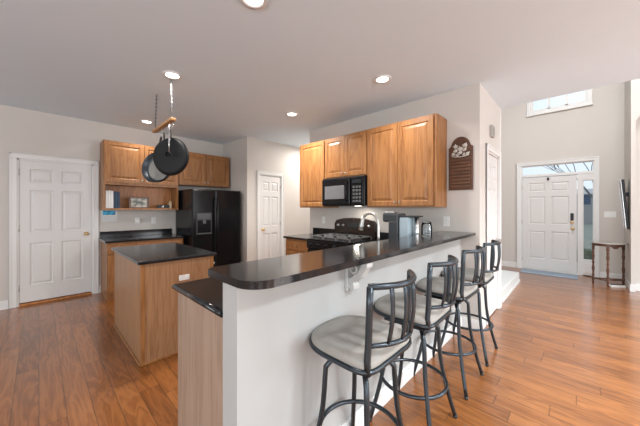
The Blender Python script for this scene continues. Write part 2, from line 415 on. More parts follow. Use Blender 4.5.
# door 2: pantry
casing('trim_3', (XP, 3.32, 0), R(90), .545, 2.045, 'white casing around the pantry door', .062)
six_panel('door_2', (XP, 3.32, 0), R(90), .50, 2.01, 1, 'narrow white six panel pantry door with brass knob')
# door 3: hall closet door
casing('trim_4', (-.79, 3.985, 0), R(90), .63, 2.045, 'white casing around the hall closet door')
six_panel('door_3', (-.79, 3.985, 0), R(90), .59, 2.01, -1, 'white six panel closet door beyond the bar stools', M_brushed)

# entry: casing, transom, sidelight
bm = B()
yw = YF
for x0, x1 in ((-1.035, -.97), (.215, .28)):
    box(bm, x0, x1, yw - .02, yw, 0, 2.315)
box(bm, -1.035, .28, yw - .02, yw, 2.315, 2.385)
box(bm, -1.035, -1.015, yw - .028, yw - .0201, 0, 2.365); box(bm, .26, .28, yw - .028, yw - .0201, 0, 2.365); box(bm, -1.035, .28, yw - .028, yw - .0201, 2.3651, 2.385)
struct('trim_5', bm, M_white, 'white casing around entry door, sidelight and transom', 'trim')
bm = B()
box(bm, -.97, -.945, yw - .004, yw + .12, 0, 2.315); box(bm, -.97, .215, yw - .006, yw + .12, 2.055, 2.10, .003)
box(bm, -.028, .05, yw - .006, yw + .12, 0, 2.055, .003); box(bm, .205, .235, yw - .004, yw + .12, 0, 2.315); box(bm, -.97, .215, yw, yw + .12, 2.30, 2.335)
box(bm, .05, .205, yw + .0, yw + .08, 0, .32); box(bm, .05, .205, yw, yw + .08, 1.93, 2.055)
box(bm, .075, .185, yw - .008, yw + .01, .06, .26, .006)
box(bm, -.97, .215, yw + .0, yw + .14, 0, .018)
struct('trim_6', bm, M_white, 'white entry door frame with mullions', 'trim')
bm = B(); box(bm, .05, .205, yw + .03, yw + .036, .32, 1.93); struct('window_1', bm, M_glass, 'narrow clear sidelight beside the entry door', 'window')
fr = B(); box(fr, .05, .062, yw + .018, yw + .05, .32, 1.93); box(fr, .193, .205, yw + .018, yw + .05, .32, 1.93); box(fr, .062, .193, yw + .018, yw + .05, .32, .332); box(fr, .062, .193, yw + .018, yw + .05, 1.918, 1.93)
obj('window_frame', fr, M_white, bpy.data.objects['window_1'])
bm = B(); box(bm, -.945, .205, yw + .03, yw + .036, 2.10, 2.30); struct('window_2', bm, M_glass, 'wide transom window above the entry door', 'window')
fr = B(); box(fr, -.945, .205, yw + .018, yw + .05, 2.10, 2.112); box(fr, -.945, .205, yw + .018, yw + .05, 2.288, 2.30); box(fr, -.945, -.933, yw + .018, yw + .05, 2.112, 2.288); box(fr, .193, .205, yw + .018, yw + .05, 2.112, 2.288)
obj('window_frame', fr, M_white, bpy.data.objects['window_2'])
d4 = six_panel('door_4', (-.488, yw, .01), 0, .90, 2.02, -1, 'white six panel entry door with keypad lock', M_brass, yb=.012)
bm = B(); box(bm, .355, .405, -.022, .012, 1.10, 1.25, .012, 3); obj('keypad_lock', bm, M_blackm, d4)
bm = B(); lathe(bm, [(0, -.03), (.018, -.028), (.028, -.016), (.028, .012)], (.38, 0, 1.06), 18, 'y'); obj('deadbolt', bm, M_brass, d4)
bm = B(); box(bm, -.015, .02, -.02, .012, 1.955, 2.01, .006); obj('door_sensor', bm, M_blackm, d4)
# clerestory window
bm = B(); box(bm, -.785, .115, yw + .05, yw + .056, 3.50, 4.45); struct('window_3', bm, M_glass, 'high clerestory window of three panes in the foyer', 'window')
fr = B()
for a, b in ((-.785, -.745), (-.497, -.460), (-.210, -.173), (.075, .115)): box(fr, a, b, yw + .03, yw + .08, 3.5, 4.45)
box(fr, -.75, .08, yw + .03, yw + .08, 3.5, 3.54); box(fr, -.75, .08, yw + .03, yw + .08, 4.41, 4.45)
obj('window_frame', fr, M_white, bpy.data.objects['window_3'])
bm = B(); box(bm, -.855, -.785, yw - .02, yw, 3.43, 4.52, .004); box(bm, .115, .185, yw - .02, yw, 3.43, 4.52, .004); box(bm, -.785, .115, yw - .02, yw, 4.45, 4.52, .004); box(bm, -.785, .115, yw - .02, yw, 3.43, 3.50, .004); box(bm, -.87, .20, yw - .035, yw, 3.41, 3.435, .004)
struct('trim_7', bm, M_white, 'white casing around the clerestory window', 'trim')
# stair
st = thing('staircase', 'pale carpeted bottom stair step left of the entry door', 'stairs', (-.80, 4.60, 0)); st['kind'] = 'structure'
bm = B(); box(bm, -.30, 0, 0, 1.55, 0, .18, .012); obj('step', bm, M_carpet, st)
bm = B(); box(bm, -.58, -.28, 0, 1.55, 0, .36, .012); obj('step', bm, M_carpet, st)
bm = B(); box(bm, 0, .012, .0, 1.55, 0, .05, .003); obj('shoe_moulding', bm, M_white, st)

# ================================================================ OUTSIDE
M_siding = plain('white_siding', (.30, .31, .32), .7)
M_grass = plain('lawn', (.24, .25, .22), .95, noise=.3, scale=4)
M_leaf = plain('shrub_leaves', (.10, .13, .09), .9, noise=.4, scale=8)
M_bark = plain('bark', (.20, .21, .22), .9)
M_conc = plain('porch_concrete', (.32, .32, .31), .9)
bm = B(); box(bm, -30, 30, 9.6, 70, -.35, -.25); struct('ground', bm, M_grass, 'lawn outside the entry', 'ground')
bm = B(); box(bm, -2.5, 3, YF + .15, 9.6, -.3, -.03); struct('porch_floor', bm, M_conc, 'concrete porch outside the entry door', 'floor')
h = thing('neighbour_house', 'white sided house seen through the entry sidelight', 'house', (0, 40, -2.5))
bm = B(); box(bm, -6, 7, 0, 9, 0, 5.4)
for k in range(27): box(bm, -6, 7, -.02, 0, k * .2, k * .2 + .17)
obj('house_wall', bm, M_siding, h)
bm = B(); prism(bm, [(-.5, 5.4), (4.5, 6.2), (9.5, 5.4)], -6.4, 7.4, lambda a, b, z: (z, a, b)); obj('roof', bm, plain('roof_shingle', (.42, .43, .45), .9, noise=.2), h)
bm = B(); box(bm, .30, .85, -.06, 0, 4.3, 5.3); wn = obj('window', bm, plain('dark_pane', (.05, .10, .18), .1), h)
bm = B(); box(bm, .22, .30, -.07, -.02, 4.2, 5.38); box(bm, .85, .93, -.07, -.02, 4.2, 5.38); obj('window_trim', bm, M_siding, wn)
tree = thing('bare_tree', 'bare grey tree seen through the transom', 'tree', (.6, 17.5, -.3))
bm = B()
def branch(p, d, L, r, n):
    q = p + d * L; tube(bm, [p, (p + q) / 2 + Vector((random.uniform(-.05, .05),) * 3) * L, q], [r, r * .85, r * .65], 5)
    if n == 0: return
    for k in range(3):
        nd = (d + Vector((random.uniform(-.8, .8), random.uniform(-.8, .8), random.uniform(-.1, .5)))).normalized()
        branch(q, nd, L * random.uniform(.62, .8), r * .6, n - 1)
branch(Vector((0, 0, 0)), Vector((0, 0, 1)), 1.9, .05, 6)
obj('branches', bm, M_bark, tree)
for i, (x, y, r) in enumerate(((.08, 10.4, .32), (1.9, 12.9, .5))):
    bm = B(); bmesh.ops.create_icosphere(bm, subdivisions=3, radius=r)
    for v in bm.verts: v.co *= 1 + random.uniform(-.12, .12); v.co.z *= .9
    one('shrub', bm, M_leaf, ['small rounded dark shrub low in the entry sidelight', 'larger shrub behind the porch to the right'][i], 'shrub', (x, y, -.25 + r * .7))

# ================================================================ KITCHEN: range wall
def wall_cab(label, x0, x1, z0, z1, doors, knobs, rz=0, loc=None, depth=.32, name='wall_cabinet', group=None):
    t = thing(name, label, 'cabinet', loc or (x0, YR - depth, z0), rz, group)
    W, H = x1 - x0, z1 - z0
    bm = B(); box(bm, 0, W, 0, depth, 0, H, .002); obj('body', bm, M_oak, t)
    for (a, b), ks in zip(doors, knobs):
        d = cab_door('door', t, a, b, .018, H - .018)
        k = knob(d, b - .028 if ks > 0 else a + .028, .06)
    return t
GU = 'oak wall cabinets above the range counter'
wall_cab('tall single door oak wall cabinet at the left end, beside the microwave', -3.385, -2.81, 1.37, 2.41, [(.012, .565)], [1], group=GU)
wall_cab('short two door oak wall cabinet directly above the microwave', -2.81, -2.04, 1.80, 2.41, [(.012, .382), (.388, .758)], [1, -1], group=GU)
wall_cab('wide two door oak wall cabinet at the right end, near the arched plaque', -2.04, -1.135, 1.37, 2.41, [(.012, .440), (.446, .872)], [1, -1], group=GU)
# microwave
mw = thing('microwave', 'black over the range microwave with grey window', 'microwave', (-2.805, YR - .38, 1.39))
W = .76
bm = B(); box(bm, 0, W, 0, .375, 0, .405, .008); obj('body', bm, M_black, mw)
bm = B(); box(bm, .01, .53, -.028, -.002, .02, .385, .012); dd = obj('door', bm, M_black, mw)
bm = B(); box(bm, .07, .44, -.031, -.029, .10, .29, .001); obj('window', bm, plain('microwave_window', (.16, .16, .17), .22), dd)
bm = B(); tube(bm, [(.49, -.03, .06), (.49, -.062, .09), (.49, -.068, .2), (.49, -.062, .31), (.49, -.03, .34)], .011, 10); obj('handle', bm, M_black, dd)
bm = B(); box(bm, .545, .75, -.022, -.002, .02, .385, .006); cp = obj('control_panel', bm, M_black, mw)
bm = B(); box(bm, .575, .72, -.025, -.0225, .31, .355); obj('display', bm, plain('lcd', (.02, .025, .028), .2), cp)
bm = B()
for i in range(3):
    for j in range(5): box(bm, .58 + i * .05, .615 + i * .05, -.025, -.0225, .05 + j * .048, .08 + j * .048)
obj('buttons', bm, plain('button_grey', (.10, .10, .105), .4), cp)
bm = B(); box(bm, .02, .74, -.02, -.002, .388, .402, .002); obj('vent_grille', bm, M_blackm, mw)
bm = B(); box(bm, .52, .60, .10, .16, -.002, .001); obj('cooktop_light', bm, M_lamp, mw)
lp = bpy.data.lights.new('microwave_task_light', 'AREA'); lp.size = .1; lp.energy = 1.6; lp.color = (1, .93, .82)
lo = bpy.data.objects.new('microwave_task_light', lp); COL.objects.link(lo); lo.location = (-2.27, YR - .22, 1.375)

# base cabinets of the range wall
def base_cab(label, loc, rz, W, D, H, cols, name='base_cabinet', toe=True, group=None, mat=None):
    t = thing(name, label, 'cabinet', loc, rz, group)
    bm = B(); box(bm, 0, W, 0, D, .10, H, .002); box(bm, 0, W, .07, D, 0, .10); obj('body', bm, mat or M_oak, t)
    for a, b, hasdrawer in cols:
        zt = H - .03
        if hasdrawer:
            dr = drawer_front(t, a, b, zt - .13, zt); knob(dr, (a + b) / 2, zt - .065); zt -= .15
        if hasdrawer != 2:
            d = cab_door('door', t, a, b, .13, zt); knob(d, b - .03, zt - .06)
    return t
base_cab('oak base cabinet with drawer, left of the gas range', (-3.385, 2.74, 0), 0, .55, .62, .88, [(.015, .535, 1)])
base_cab('oak base cabinet between the range and the peninsula', (-2.055, 2.74, 0), 0, .36, .62, .88, [(.015, .345, 1)])
bm = B(); box(bm, -3.42, -2.835, 2.705, YR, .884, .916, .008); box(bm, -3.385, -2.835, YR - .02, YR, .917, 1.02, .004)
one('countertop', bm, M_granite, 'short black granite countertop left of the gas range', 'countertop')
# peninsula
pc = thing('peninsula_cabinet', 'long oak base cabinet of the peninsula with plain end panel', 'cabinet', (-1.66, .56, 0))
bm = B(); box(bm, 0, .558, .0, 1.04, .10, .88, .001); box(bm, 0, .558, 1.78, 2.79, .10, .88, .001); box(bm, 0, .06, 1.04, 1.78, .10, .88); box(bm, 0, .558, 1.04, 1.78, .10, .12); box(bm, .06, .558, .0, 2.79, 0, .10); obj('body', bm, M_oak, pc)
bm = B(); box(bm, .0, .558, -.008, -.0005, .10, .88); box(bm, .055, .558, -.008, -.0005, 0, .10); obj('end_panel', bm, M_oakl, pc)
for i in range(5):
    y0 = .04 + i * .42
    t2 = B(); slab(t2, 0, .38, .14, .70, 0, .019, [.052, .328], [.192, .648], {(1, 1)}, RAISE)
    for v in t2.verts: v.co = Vector((-.02 + v.co.y, y0 + .38 - v.co.x, v.co.z))
    d = obj('door', t2, M_oak, pc)
    t2 = B(); lathe(t2, [(0, -.046), (.012, -.044), (.014, -.036), (.005, -.03), (.005, -.02)], (0, y0 + .34, .64), 12, 'x'); obj('knob', t2, M_brushed, d)
    t2 = B(); box(t2, -.02, -.001, y0, y0 + .38, .72, .85, .004); dr = obj('drawer', t2, M_oak, pc)
    t2 = B(); lathe(t2, [(0, -.046), (.012, -.044), (.014, -.036), (.005, -.03), (.005, -.02)], (0, y0 + .19, .785), 12, 'x'); obj('knob', t2, M_brushed, dr)
# lower counter: L shape with sink hole
bm = B()
def ctop(bm, x0, x1, y0, y1): box(bm, x0, x1, y0, y1, .884, .914)
SX0, SX1, SY0, SY1 = -1.58, -1.25, 1.62, 2.32
prism(bm, [(-1.69, .545), (-1.102, .545), (-1.102, SY0), (-1.69, SY0)], .884, .914)
box(bm, -1.69, SX0, SY0, SY1, .884, .914); box(bm, SX1, -1.102, SY0, SY1, .884, .914)
prism(bm, [(-1.69, SY1), (-1.102, SY1), (-1.102, YR), (-2.055, YR), (-2.055, 2.705), (-1.69, 2.705)], .884, .914)
box(bm, -2.055, -1.102, YR - .02, YR, .914, 1.02)
bmesh.ops.remove_doubles(bm, verts=bm.verts, dist=1e-5)
lc = one('countertop', bm, M_granite, 'low black granite countertop running behind the raised bar', 'countertop')
bm = B(); prism(bm, [(-1.69, .54), (-1.66, .54), (-1.102, .54), (-1.102, .545), (-1.69, .545)], .886, .912); tube(bm, [(-1.695, .545, .899), (-1.102, .545, .899)], .015, 10); tube(bm, [(-1.69, .545, .899), (-1.69, 2.705, .899)], .015, 10)
obj('rounded_edge', bm, M_granite, lc)
bm = B()
box(bm, SX0, SX1, SY0, SY1, .70, .705); box(bm, SX0 - .004, SX0, SY0, SY1, .70, .883); box(bm, SX1, SX1 + .004, SY0, SY1, .70, .883); box(bm, SX0, SX1, SY0 - .004, SY0, .70, .883); box(bm, SX0, SX1, SY1, SY1 + .004, .70, .883)
one('kitchen_sink', bm, M_steel, 'stainless sink basin set in the low counter below the faucet', 'sink')
# faucet
fa = thing('kitchen_faucet', 'tall brushed nickel gooseneck faucet behind the raised bar', 'faucet', (-1.245, 2.02, .915))
bm = B(); lathe(bm, [(.0, 0), (.028, 0), (.028, .012), (.019, .03), (.017, .10), (.0, .10)], seg=24); obj('base', bm, M_brushed, fa)
arc = [(0, 0, .09), (0, 0, .20), (0, 0, .30)]
for k in range(1, 9):
    th = PI * k / 9 * .93; arc.append((-.085 + .085 * math.cos(th), 0, .30 + .095 * math.sin(th)))
bm = B(); tube(bm, arc, .0115, 14); obj('neck', bm, M_brushed, fa)
e = arc[-1]
bm = B(); tube(bm, [(e[0] + .002, 0, e[2] + .02), (e[0] - .008, 0, e[2] - .02), (e[0] - .018, 0, e[2] - .07), (e[0] - .026, 0, e[2] - .105)], [.014, .017, .021, .023], 14); obj('spray_head', bm, M_brushed, fa)
bm = B(); tube(bm, [(0, .015, .07), (0, .05, .08), (.0, .08, .10)], [.009, .007, .006], 10); obj('handle', bm, M_brushed, fa)
# raised bar top with rounded near corner
bm = B(); poly = []
X0, X1, Y0, Y1 = -1.25, -.83, .515, YR
X0 = -1.205
def arcpts(cx, cy, r, a0, a1, n=8): return [(cx + r * math.cos(R(a0 + (a1 - a0) * i / n)), cy + r * math.sin(R(a0 + (a1 - a0) * i / n))) for i in range(n + 1)]
poly = arcpts(X0 + .03, Y0 + .03, .03, 180, 270, 5) + arcpts(X1 - .10, Y0 + .10, .10, 270, 360, 10) + [(X1, Y1), (X0, Y1)]
prism(bm, poly, 1.053, 1.085, bev=.009)
one('bar_countertop', bm, M_granite, 'long raised black granite bar top on the half wall', 'countertop')
# corbel
bm = B(); 
pl = [(0, 0), (.028, 0), (.032, .02), (.05, .012), (.062, .03), (.055, .055), (.07, .075), (.105, .10), (.125, .13), (.15, .15), (.15, .172), (0, .172)]
tr = lambda a, b, z: (a, z, b)
prism(bm, [(0, 0), (.022, 0), (.022, .172), (0, .172)], -.035, .035, tr, .003)
prism(bm, [(.022, .02), (.04, .0), (.06, .012), (.062, .035), (.05, .05), (.07, .065), (.11, .09), (.13, .125), (.15, .15), (.15, .172), (.115, .172), (.10, .135), (.085, .105), (.06, .09), (.035, .075), (.022, .07)], -.028, .028, tr, .003)
sp = [];
for k in range(26):
    th = k / 25 * 2 * PI * 1.35; r = .034 - .022 * k / 25
    sp.append((.058 + r * math.cos(th + 1), 0, .132 + r * math.sin(th + 1)))
tube(bm, sp, .009, 8, flat=(1, 2.4)) if False else tube(bm, sp, .008, 8)
for s in (-.022, .022): tube(bm, [(p[0], s, p[2]) for p in sp], .008, 8)
one('scroll_corbel', bm, plain('corbel_paint', (.52, .515, .50), .7, noise=.01), 'white carved scroll bracket under the bar above the first stool', 'bracket', (-.98, 1.26, .879))

# gas range
rg = thing('gas_range', 'black gas range with cast iron grates and curved backguard', 'stove', (-2.83, 2.68, 0))
W = .77
bm = B(); box(bm, .004, W - .004, .03, .66, .02, .905, .004); obj('body', bm, M_black, rg)
bm = B(); box(bm, .002, W - .002, .0, .62, .905, .925, .008); obj('cooktop', bm, M_black, rg)
bm = B(); box(bm, .01, W - .01, -.01, .03, .22, .78, .01); od = obj('oven_door', bm, M_black, rg)
bm = B(); tube(bm, [(.06, -.01, .73), (.06, -.05, .73), (W - .06, -.05, .73), (W - .06, -.01, .73)], .013, 10); obj('handle', bm, M_black, od)
bm = B(); box(bm, .15, W - .15, -.0125, -.0105, .33, .64); obj('window', bm, MATS['microwave_window'], od)
bm = B(); box(bm, .01, W - .01, -.008, .03, .03, .20, .008); obj('drawer', bm, M_black, rg)
bm = B(); box(bm, .005, W - .005, -.02, .03, .79, .903, .01); kp = obj('knob_panel', bm, M_black, rg)
for i in range(5):
    bm = B(); lathe(bm, [(0, -.052), (.018, -.05), (.022, -.022), (.026, -.02)], (.1 + i * .143, 0, .85), 16, 'y'); obj('knob', bm, M_black, kp)
bm = B()   # backguard with arched top
pg = [(.01, 0), (W - .01, 0), (W - .01, .13), (W - .01, .20), (W - .05, .255), (W * .75, .285), (W * .5, .295), (W * .25, .285), (.05, .255), (.01, .20)]
prism(bm, pg, .585, .66, lambda a, b, z: (a, z, b + .92), .008); bgd = obj('backguard', bm, plain('dark_brown_gloss', (.022, .014, .010), .16), rg)
for x in (.10, .20, W - .20, W - .10):
    bm = B(); lathe(bm, [(0, .555), (.016, .557), (.019, .583)], (x, 0, 1.10), 16, 'y'); obj('knob', bm, M_steel, bgd)
bm = B(); box(bm, .27, .50, .580, .584, 1.07, 1.14); obj('display', bm, MATS['lcd'], bgd)
for i in range(3):
    bm = B(); x0 = .03 + i * .24; x1 = x0 + .225
    zt = .968
    for x in (x0 + .006, x1 - .006): box(bm, x - .006, x + .006, .05, .55, zt - .012, zt)
    for y in (.056, .30, .544): box(bm, x0, x1, y - .006, y + .006, zt - .012, zt)
    for y in (.17, .43):
        box(bm, x0, x0 + .08, y - .006, y + .006, zt - .012, zt + .003); box(bm, x1 - .08, x1, y - .006, y + .006, zt - .012, zt + .003)
        box(bm, (x0 + x1) / 2 - .006, (x0 + x1) / 2 + .006, y - .11, y - .04, zt - .012, zt + .003); box(bm, (x0 + x1) / 2 - .006, (x0 + x1) / 2 + .006, y + .04, y + .11, zt - .012, zt + .003)
    for x in (x0 + .006, x1 - .006):
        for y in (.056, .544): box(bm, x - .007, x + .007, y - .007, y + .007, .925, zt - .01)
    obj('grate', bm, plain('grate_iron_%d' % i, (.30, .30, .30), .35, .6) if i == 0 else MATS['grate_iron_0'], rg)
for x in (.14, W / 2, W - .14):
    for y in (.17, .43):
        bm = B(); lathe(bm, [(0, .943), (.03, .943), (.036, .938), (.036, .925)], (x, y, 0), 18); obj('burner', bm, M_iron, rg)

# coffee maker (profile facing -x)
cm = thing('coffee_maker', 'black single cup coffee maker with clear water tank on the low counter', 'coffee maker', (-1.43, 2.82, .915))
bm = B(); box(bm, -.19, .0, -.10, .10, 0, .035, .01); box(bm, .0, .19, -.07, .07, 0, .02, .005); obj('base', bm, M_black, cm)
bm = B(); box(bm, -.12, .0, -.10, .10, .03, .30, .012); obj('body', bm, plain('charcoal_plastic', (.035, .04, .045), .35), cm)
bm = B(); box(bm, -.20, .0, -.095, .095, .285, .385, .02, 3); hd = obj('brew_head', bm, MATS['charcoal_plastic'], cm)
bm = B(); box(bm, -.18, -.08, -.06, .06, .385, .402, .006); obj('lid_handle', bm, M_steel, hd)
bm = B(); box(bm, .005, .12, -.09, .09, .06, .345, .015, 3); obj('water_tank', bm, plain('tank_plastic', (.36, .45, .50), .15, noise=.05), cm)
bm = B(); box(bm, .0, .20, -.09, .09, .346, .36, .004); obj('tank_lid', bm, M_blackm, cm)
bm = B(); tube(bm, [(.165, 0, .02), (.165, 0, .345)], .024, 18); obj('steel_column', bm, M_steel, cm)
gj = thing('glass_canister', 'clear glass canister right of the coffee maker', 'jar', (-1.272, 3.10, .915))
bm = B(); lathe(bm, [(0, 0), (.055, 0), (.06, .01), (.06, .24), (.05, .27), (.048, .27), (.057, .238), (.057, .012), (0, .006)], seg=24); obj('jar', bm, M_glass, gj)
bm = B(); lathe(bm, [(0, .30), (.02, .297), (.053, .283), (.053, .271), (0, .271)], seg=24); obj('lid', bm, M_glass, gj)

# ================================================================ desk side (left wall)
# desk hutch: local x -> +Y, front faces +X
dh = thing('desk_hutch', 'oak wall cabinet with two doors over an open shelf, above the desk', 'cabinet', (-5.24, .68, 1.33), R(90))
W, D, H = 1.07, .33, 1.08
bm = B()
box(bm, 0, .025, 0, D, 0, H); box(bm, W - .025, W, 0, D, 0, H); box(bm, .025, W - .025, 0, D, H - .02, H); box(bm, .025, W - .025, 0, D, 0, .02); box(bm, .025, W - .025, 0, D, .405, .425)
box(bm, .025, W - .025, .0, .02, .425, H - .02)
box(bm, 0, W, -.004, 0, 0, .03); box(bm, 0, W, -.004, 0, .395, .43)
obj('body', bm, M_oak, dh)
bm = B(); box(bm, .025, W - .025, D - .012, D - .001, .02, .405); obj('back_panel', bm, M_oakin, dh)
for a, b, s in ((.012, .531, 1), (.539, W - .012, -1)):
    d = cab_door('door', dh, a, b, .438, H - .015); knob(d, b - .028 if s > 0 else a + .028, .48)
wall_cab('short two door oak cabinet above the refrigerator', 0, .985, 1.79, 2.41, [(.012, .488), (.496, .972)], [1, -1], R(90), (-5.24, 1.753, 1.79), .33)
# desk base
dcab = base_cab('oak base cabinet with drawers under the desk counter', (-4.97, .69, 0), R(90), 1.05, .59, .845, [(.015, .35, 1), (.36, .69, 1), (.70, 1.035, 1)])
bm = B(); box(bm, XL, -4.93, .66, 1.75, .848, .88, .008); box(bm, XL, XL + .02, .68, 1.74, .88, .98, .004)
one('desk_countertop', bm, M_granite, 'black granite desk counter with backsplash under the oak hutch', 'countertop')
# fridge
fz = thing('refrigerator', 'black side by side refrigerator with ice and water dispenser', 'refrigerator', (-4.70, 1.79, 0), R(90))
W = .91
bm = B(); box(bm, 0, W, .075, .80, .02, 1.69, .006); obj('body', bm, M_black, fz)
bm = B(); box(bm, .003, .395, 0, .07, .07, 1.69, .018, 3); fd = obj('freezer_door', bm, M_black, fz)
bm = B(); box(bm, .403, W - .003, 0, .07, .07, 1.69, .018, 3); rd = obj('refrigerator_door', bm, M_black, fz)
bm = B(); box(bm, .01, W - .01, .03, .10, .01, .065, .004); obj('toe_grille', bm, M_blackm, fz)
bm = B(); box(bm, .06, .335, -.006, -.0, .90, 1.28, .003); dp = obj('dispenser', bm, M_blackm, fd)
bm = B(); box(bm, .08, .315, -.012, -.006, 1.17, 1.265, .003); obj('control_panel', bm, plain('dispenser_grey', (.06, .065, .07), .3), dp)
bm = B(); box(bm, .085, .31, -.0085, -.0065, .93, 1.15); obj('recess', bm, M_black, dp)
bm = B(); box(bm, .085, .31, -.03, -.006, .915, .93, .003); box(bm, .17, .225, -.02, -.006, 1.09, 1.16, .004); obj('drip_tray', bm, MATS['dispenser_grey'], dp)
for x, dr, s in ((.372, fd, -1), (.428, rd, 1)):
    bm = B(); pts = []
    for k in range(15):
        u = k / 14; z = .55 + u * 1.0; y = -.012 - .045 * math.sin(PI * u) ** .4
        pts.append((x - s * .008 * math.sin(PI * u), y, z))
    tube(bm, pts, .013, 10); obj('handle', bm, M_black, dr)

# things on the desk shelf (shelf top z = 1.35)
sz = 1.3505
bk = [('tall white binder at the left end of the desk shelf', .016, .235, M_paper, .03), ('second white binder from the left on the desk shelf', .0, .24, M_paper, .028), ('third white binder, next to the navy books', .0, .235, M_paper, .03),
      ('thin navy book right of the white binders', .0, .225, M_blue, .022), ('middle navy book in the desk shelf row', .0, .23, plain('teal_cover', (.02, .06, .10), .5), .02), ('rightmost dark navy book in the desk shelf row', .0, .22, M_blue, .028)]
y = .712
for lab, _, hh, m_, th in bk:
    hh += .045
    t = thing('book', lab, 'book', (-5.27, y, sz), R(90), 'books and binders on the desk shelf')
    bm = B(); box(bm, 0, .003, 0, .19, 0, hh, .001); box(bm, th - .003, th, 0, .19, 0, hh, .001); box(bm, 0, th, -.003, .001, 0, hh, .001); obj('cover', bm, m_, t)
    bm = B(); box(bm, .003, th - .003, .002, .185, .004, hh - .006); obj('pages', bm, M_paper, t)
    y += th + .004
pf = thing('picture_frame', 'dark brown framed picture standing on the desk shelf', 'picture frame', (-5.33, 1.02, sz), R(90))
bm = B(); w_, h_ = .285, .20
for a, b, c, d in ((0, w_, 0, .028), (0, w_, h_ - .028, h_), (0, .028, .028, h_ - .028), (w_ - .028, w_, .028, h_ - .028)): box(bm, a, b, -.018, 0, c, d, .004)
obj('frame', bm, M_walnut, pf)
bm = B(); box(bm, .028, w_ - .028, -.006, -.002, .028, h_ - .028)
def photo_mat():
    m, nt, b = newmat('landscape_print'); n, l = nt.nodes, nt.links
    tc = n.new('ShaderNodeTexCoord'); no = n.new('ShaderNodeTexNoise'); no.inputs['Scale'].default_value = 14; l.new(tc.outputs['Object'], no.inputs['Vector'])
    cr = n.new('ShaderNodeValToRGB'); e = cr.color_ramp.elements; e[0].position = .4; e[0].color = (.04, .05, .04, 1); e[1].position = .62; e[1].color = (.55, .50, .40, 1)
    l.new(no.outputs['Fac'], cr.inputs[0]); l.new(cr.outputs[0], b.inputs['Base Color']); b.inputs['Roughness'].default_value = .3; return m
obj('print', bm, photo_mat(), pf)
cam2 = thing('small_clock', 'small black box with a silver round face on the desk shelf', 'clock', (-5.31, 1.43, sz), R(90))
bm = B(); box(bm, 0, .20, 0, .05, 0, .07, .008); obj('case', bm, M_blackm, cam2)
bm = B(); lathe(bm, [(0, -.012), (.018, -.012), (.022, -.006), (.022, .001)], (.09, 0, .032), 18, 'y'); obj('face', bm, M_steel, cam2)
bm = B(); lathe(bm, [(0, 0), (.024, 0), (.025, .01), (.025, .12), (.018, .135), (0, .137)], seg=20)
one('pillar_candle', bm, plain('cream_wax', (.52, .42, .28), .6), 'tall cream candle at the right end of the desk shelf', 'candle', (-5.33, 1.645, sz))
# calendar on wall
ca = thing('wall_calendar', 'wall calendar with blue picture hanging below the desk hutch', 'calendar', (XL + .001, .70, 1.14), R(90))
bm = B(); box(bm, 0, .21, -.004, 0, 0, .10); obj('date_page', bm, M_paper, ca)
bm = B(); box(bm, 0, .21, -.007, -.001, .10, .19); pg_ = obj('picture_page', bm, M_paper, ca)
bm = B(); box(bm, .015, .18, -.009, -.0075, .11, .18)
def sea():
    m, nt, b = newmat('sea_print'); n, l = nt.nodes, nt.links
    tc = n.new('ShaderNodeTexCoord'); no = n.new('ShaderNodeTexNoise'); no.inputs['Scale'].default_value = 18; l.new(tc.outputs['Object'], no.inputs['Vector'])
    cr = n.new('ShaderNodeValToRGB'); e = cr.color_ramp.elements; e[0].position = .4; e[0].color = (.0, .10, .30, 1); e[1].position = .65; e[1].color = (.05, .50, .75, 1)
    l.new(no.outputs['Fac'], cr.inputs[0]); l.new(cr.outputs[0], b.inputs['Base Color']); return m
obj('picture', bm, sea(), pg_)
bm = B()
for i in range(6):
    box(bm, .01, .20, -.0055, -.0045, .012 + i * .014, .013 + i * .014)
for i in range(8): box(bm, .01 + i * .027, .011 + i * .027, -.0055, -.0045, .012, .083)
obj('date_grid', bm, plain('print_grey', (.35, .38, .42), .8), ca)
# outlets and switches
def outlet(label, loc, rz, vertical=True, w=.072, h=.115, gangs=1, cat='outlet', name='wall_outlet', group=None):
    t = thing(name, label, cat, loc, rz, group)
    if not vertical: w, h = h, w
    bm = B(); box(bm, -w / 2, w / 2, -.006, 0, -h / 2, h / 2, .003); obj('cover_plate', bm, M_plastic, t)
    bm = B()
    if name == 'light_switch':
        for g in range(gangs):
            x = (g - (gangs - 1) / 2) * .046; box(bm, x - .006, x + .006, -.016, -.006, -.012, .012, .002)
        obj('toggle', bm, M_plastic, t)
    else:
        for s in (-.021, .021):
            if vertical: box(bm, -.016, .016, -.009, -.006, s - .013, s + .013, .003)
            else: box(bm, s - .013, s + .013, -.009, -.006, -.016, .016, .003)
        obj('socket', bm, M_white, t)
    return t
o1 = outlet('white outlet with charger plugged in, below the desk shelf', (XL, 1.19, 1.14), R(90))
bm = B(); box(bm, -.025, .03, -.045, -.007, -.03, .035, .006); obj('charger', bm, M_plastic, o1)
outlet('white outlet on the wall at the right of the desk', (XL, 1.44, 1.14), R(90))
outlet('white outlet on the backsplash wall left of the range', (-3.14, YR, 1.16), 0)
outlet('white outlet above the end of the bar top', (-1.17 + .03, YR, 1.20), 0)
outlet('white horizontal outlet high on the island side', (-2.703, .955, .70), R(90), False, .052, .095)
outlet('triple white light switch plate right of the entry door', (.425, YF, 1.24), 0, True, .16, .115, 3, 'light switch', 'light_switch')
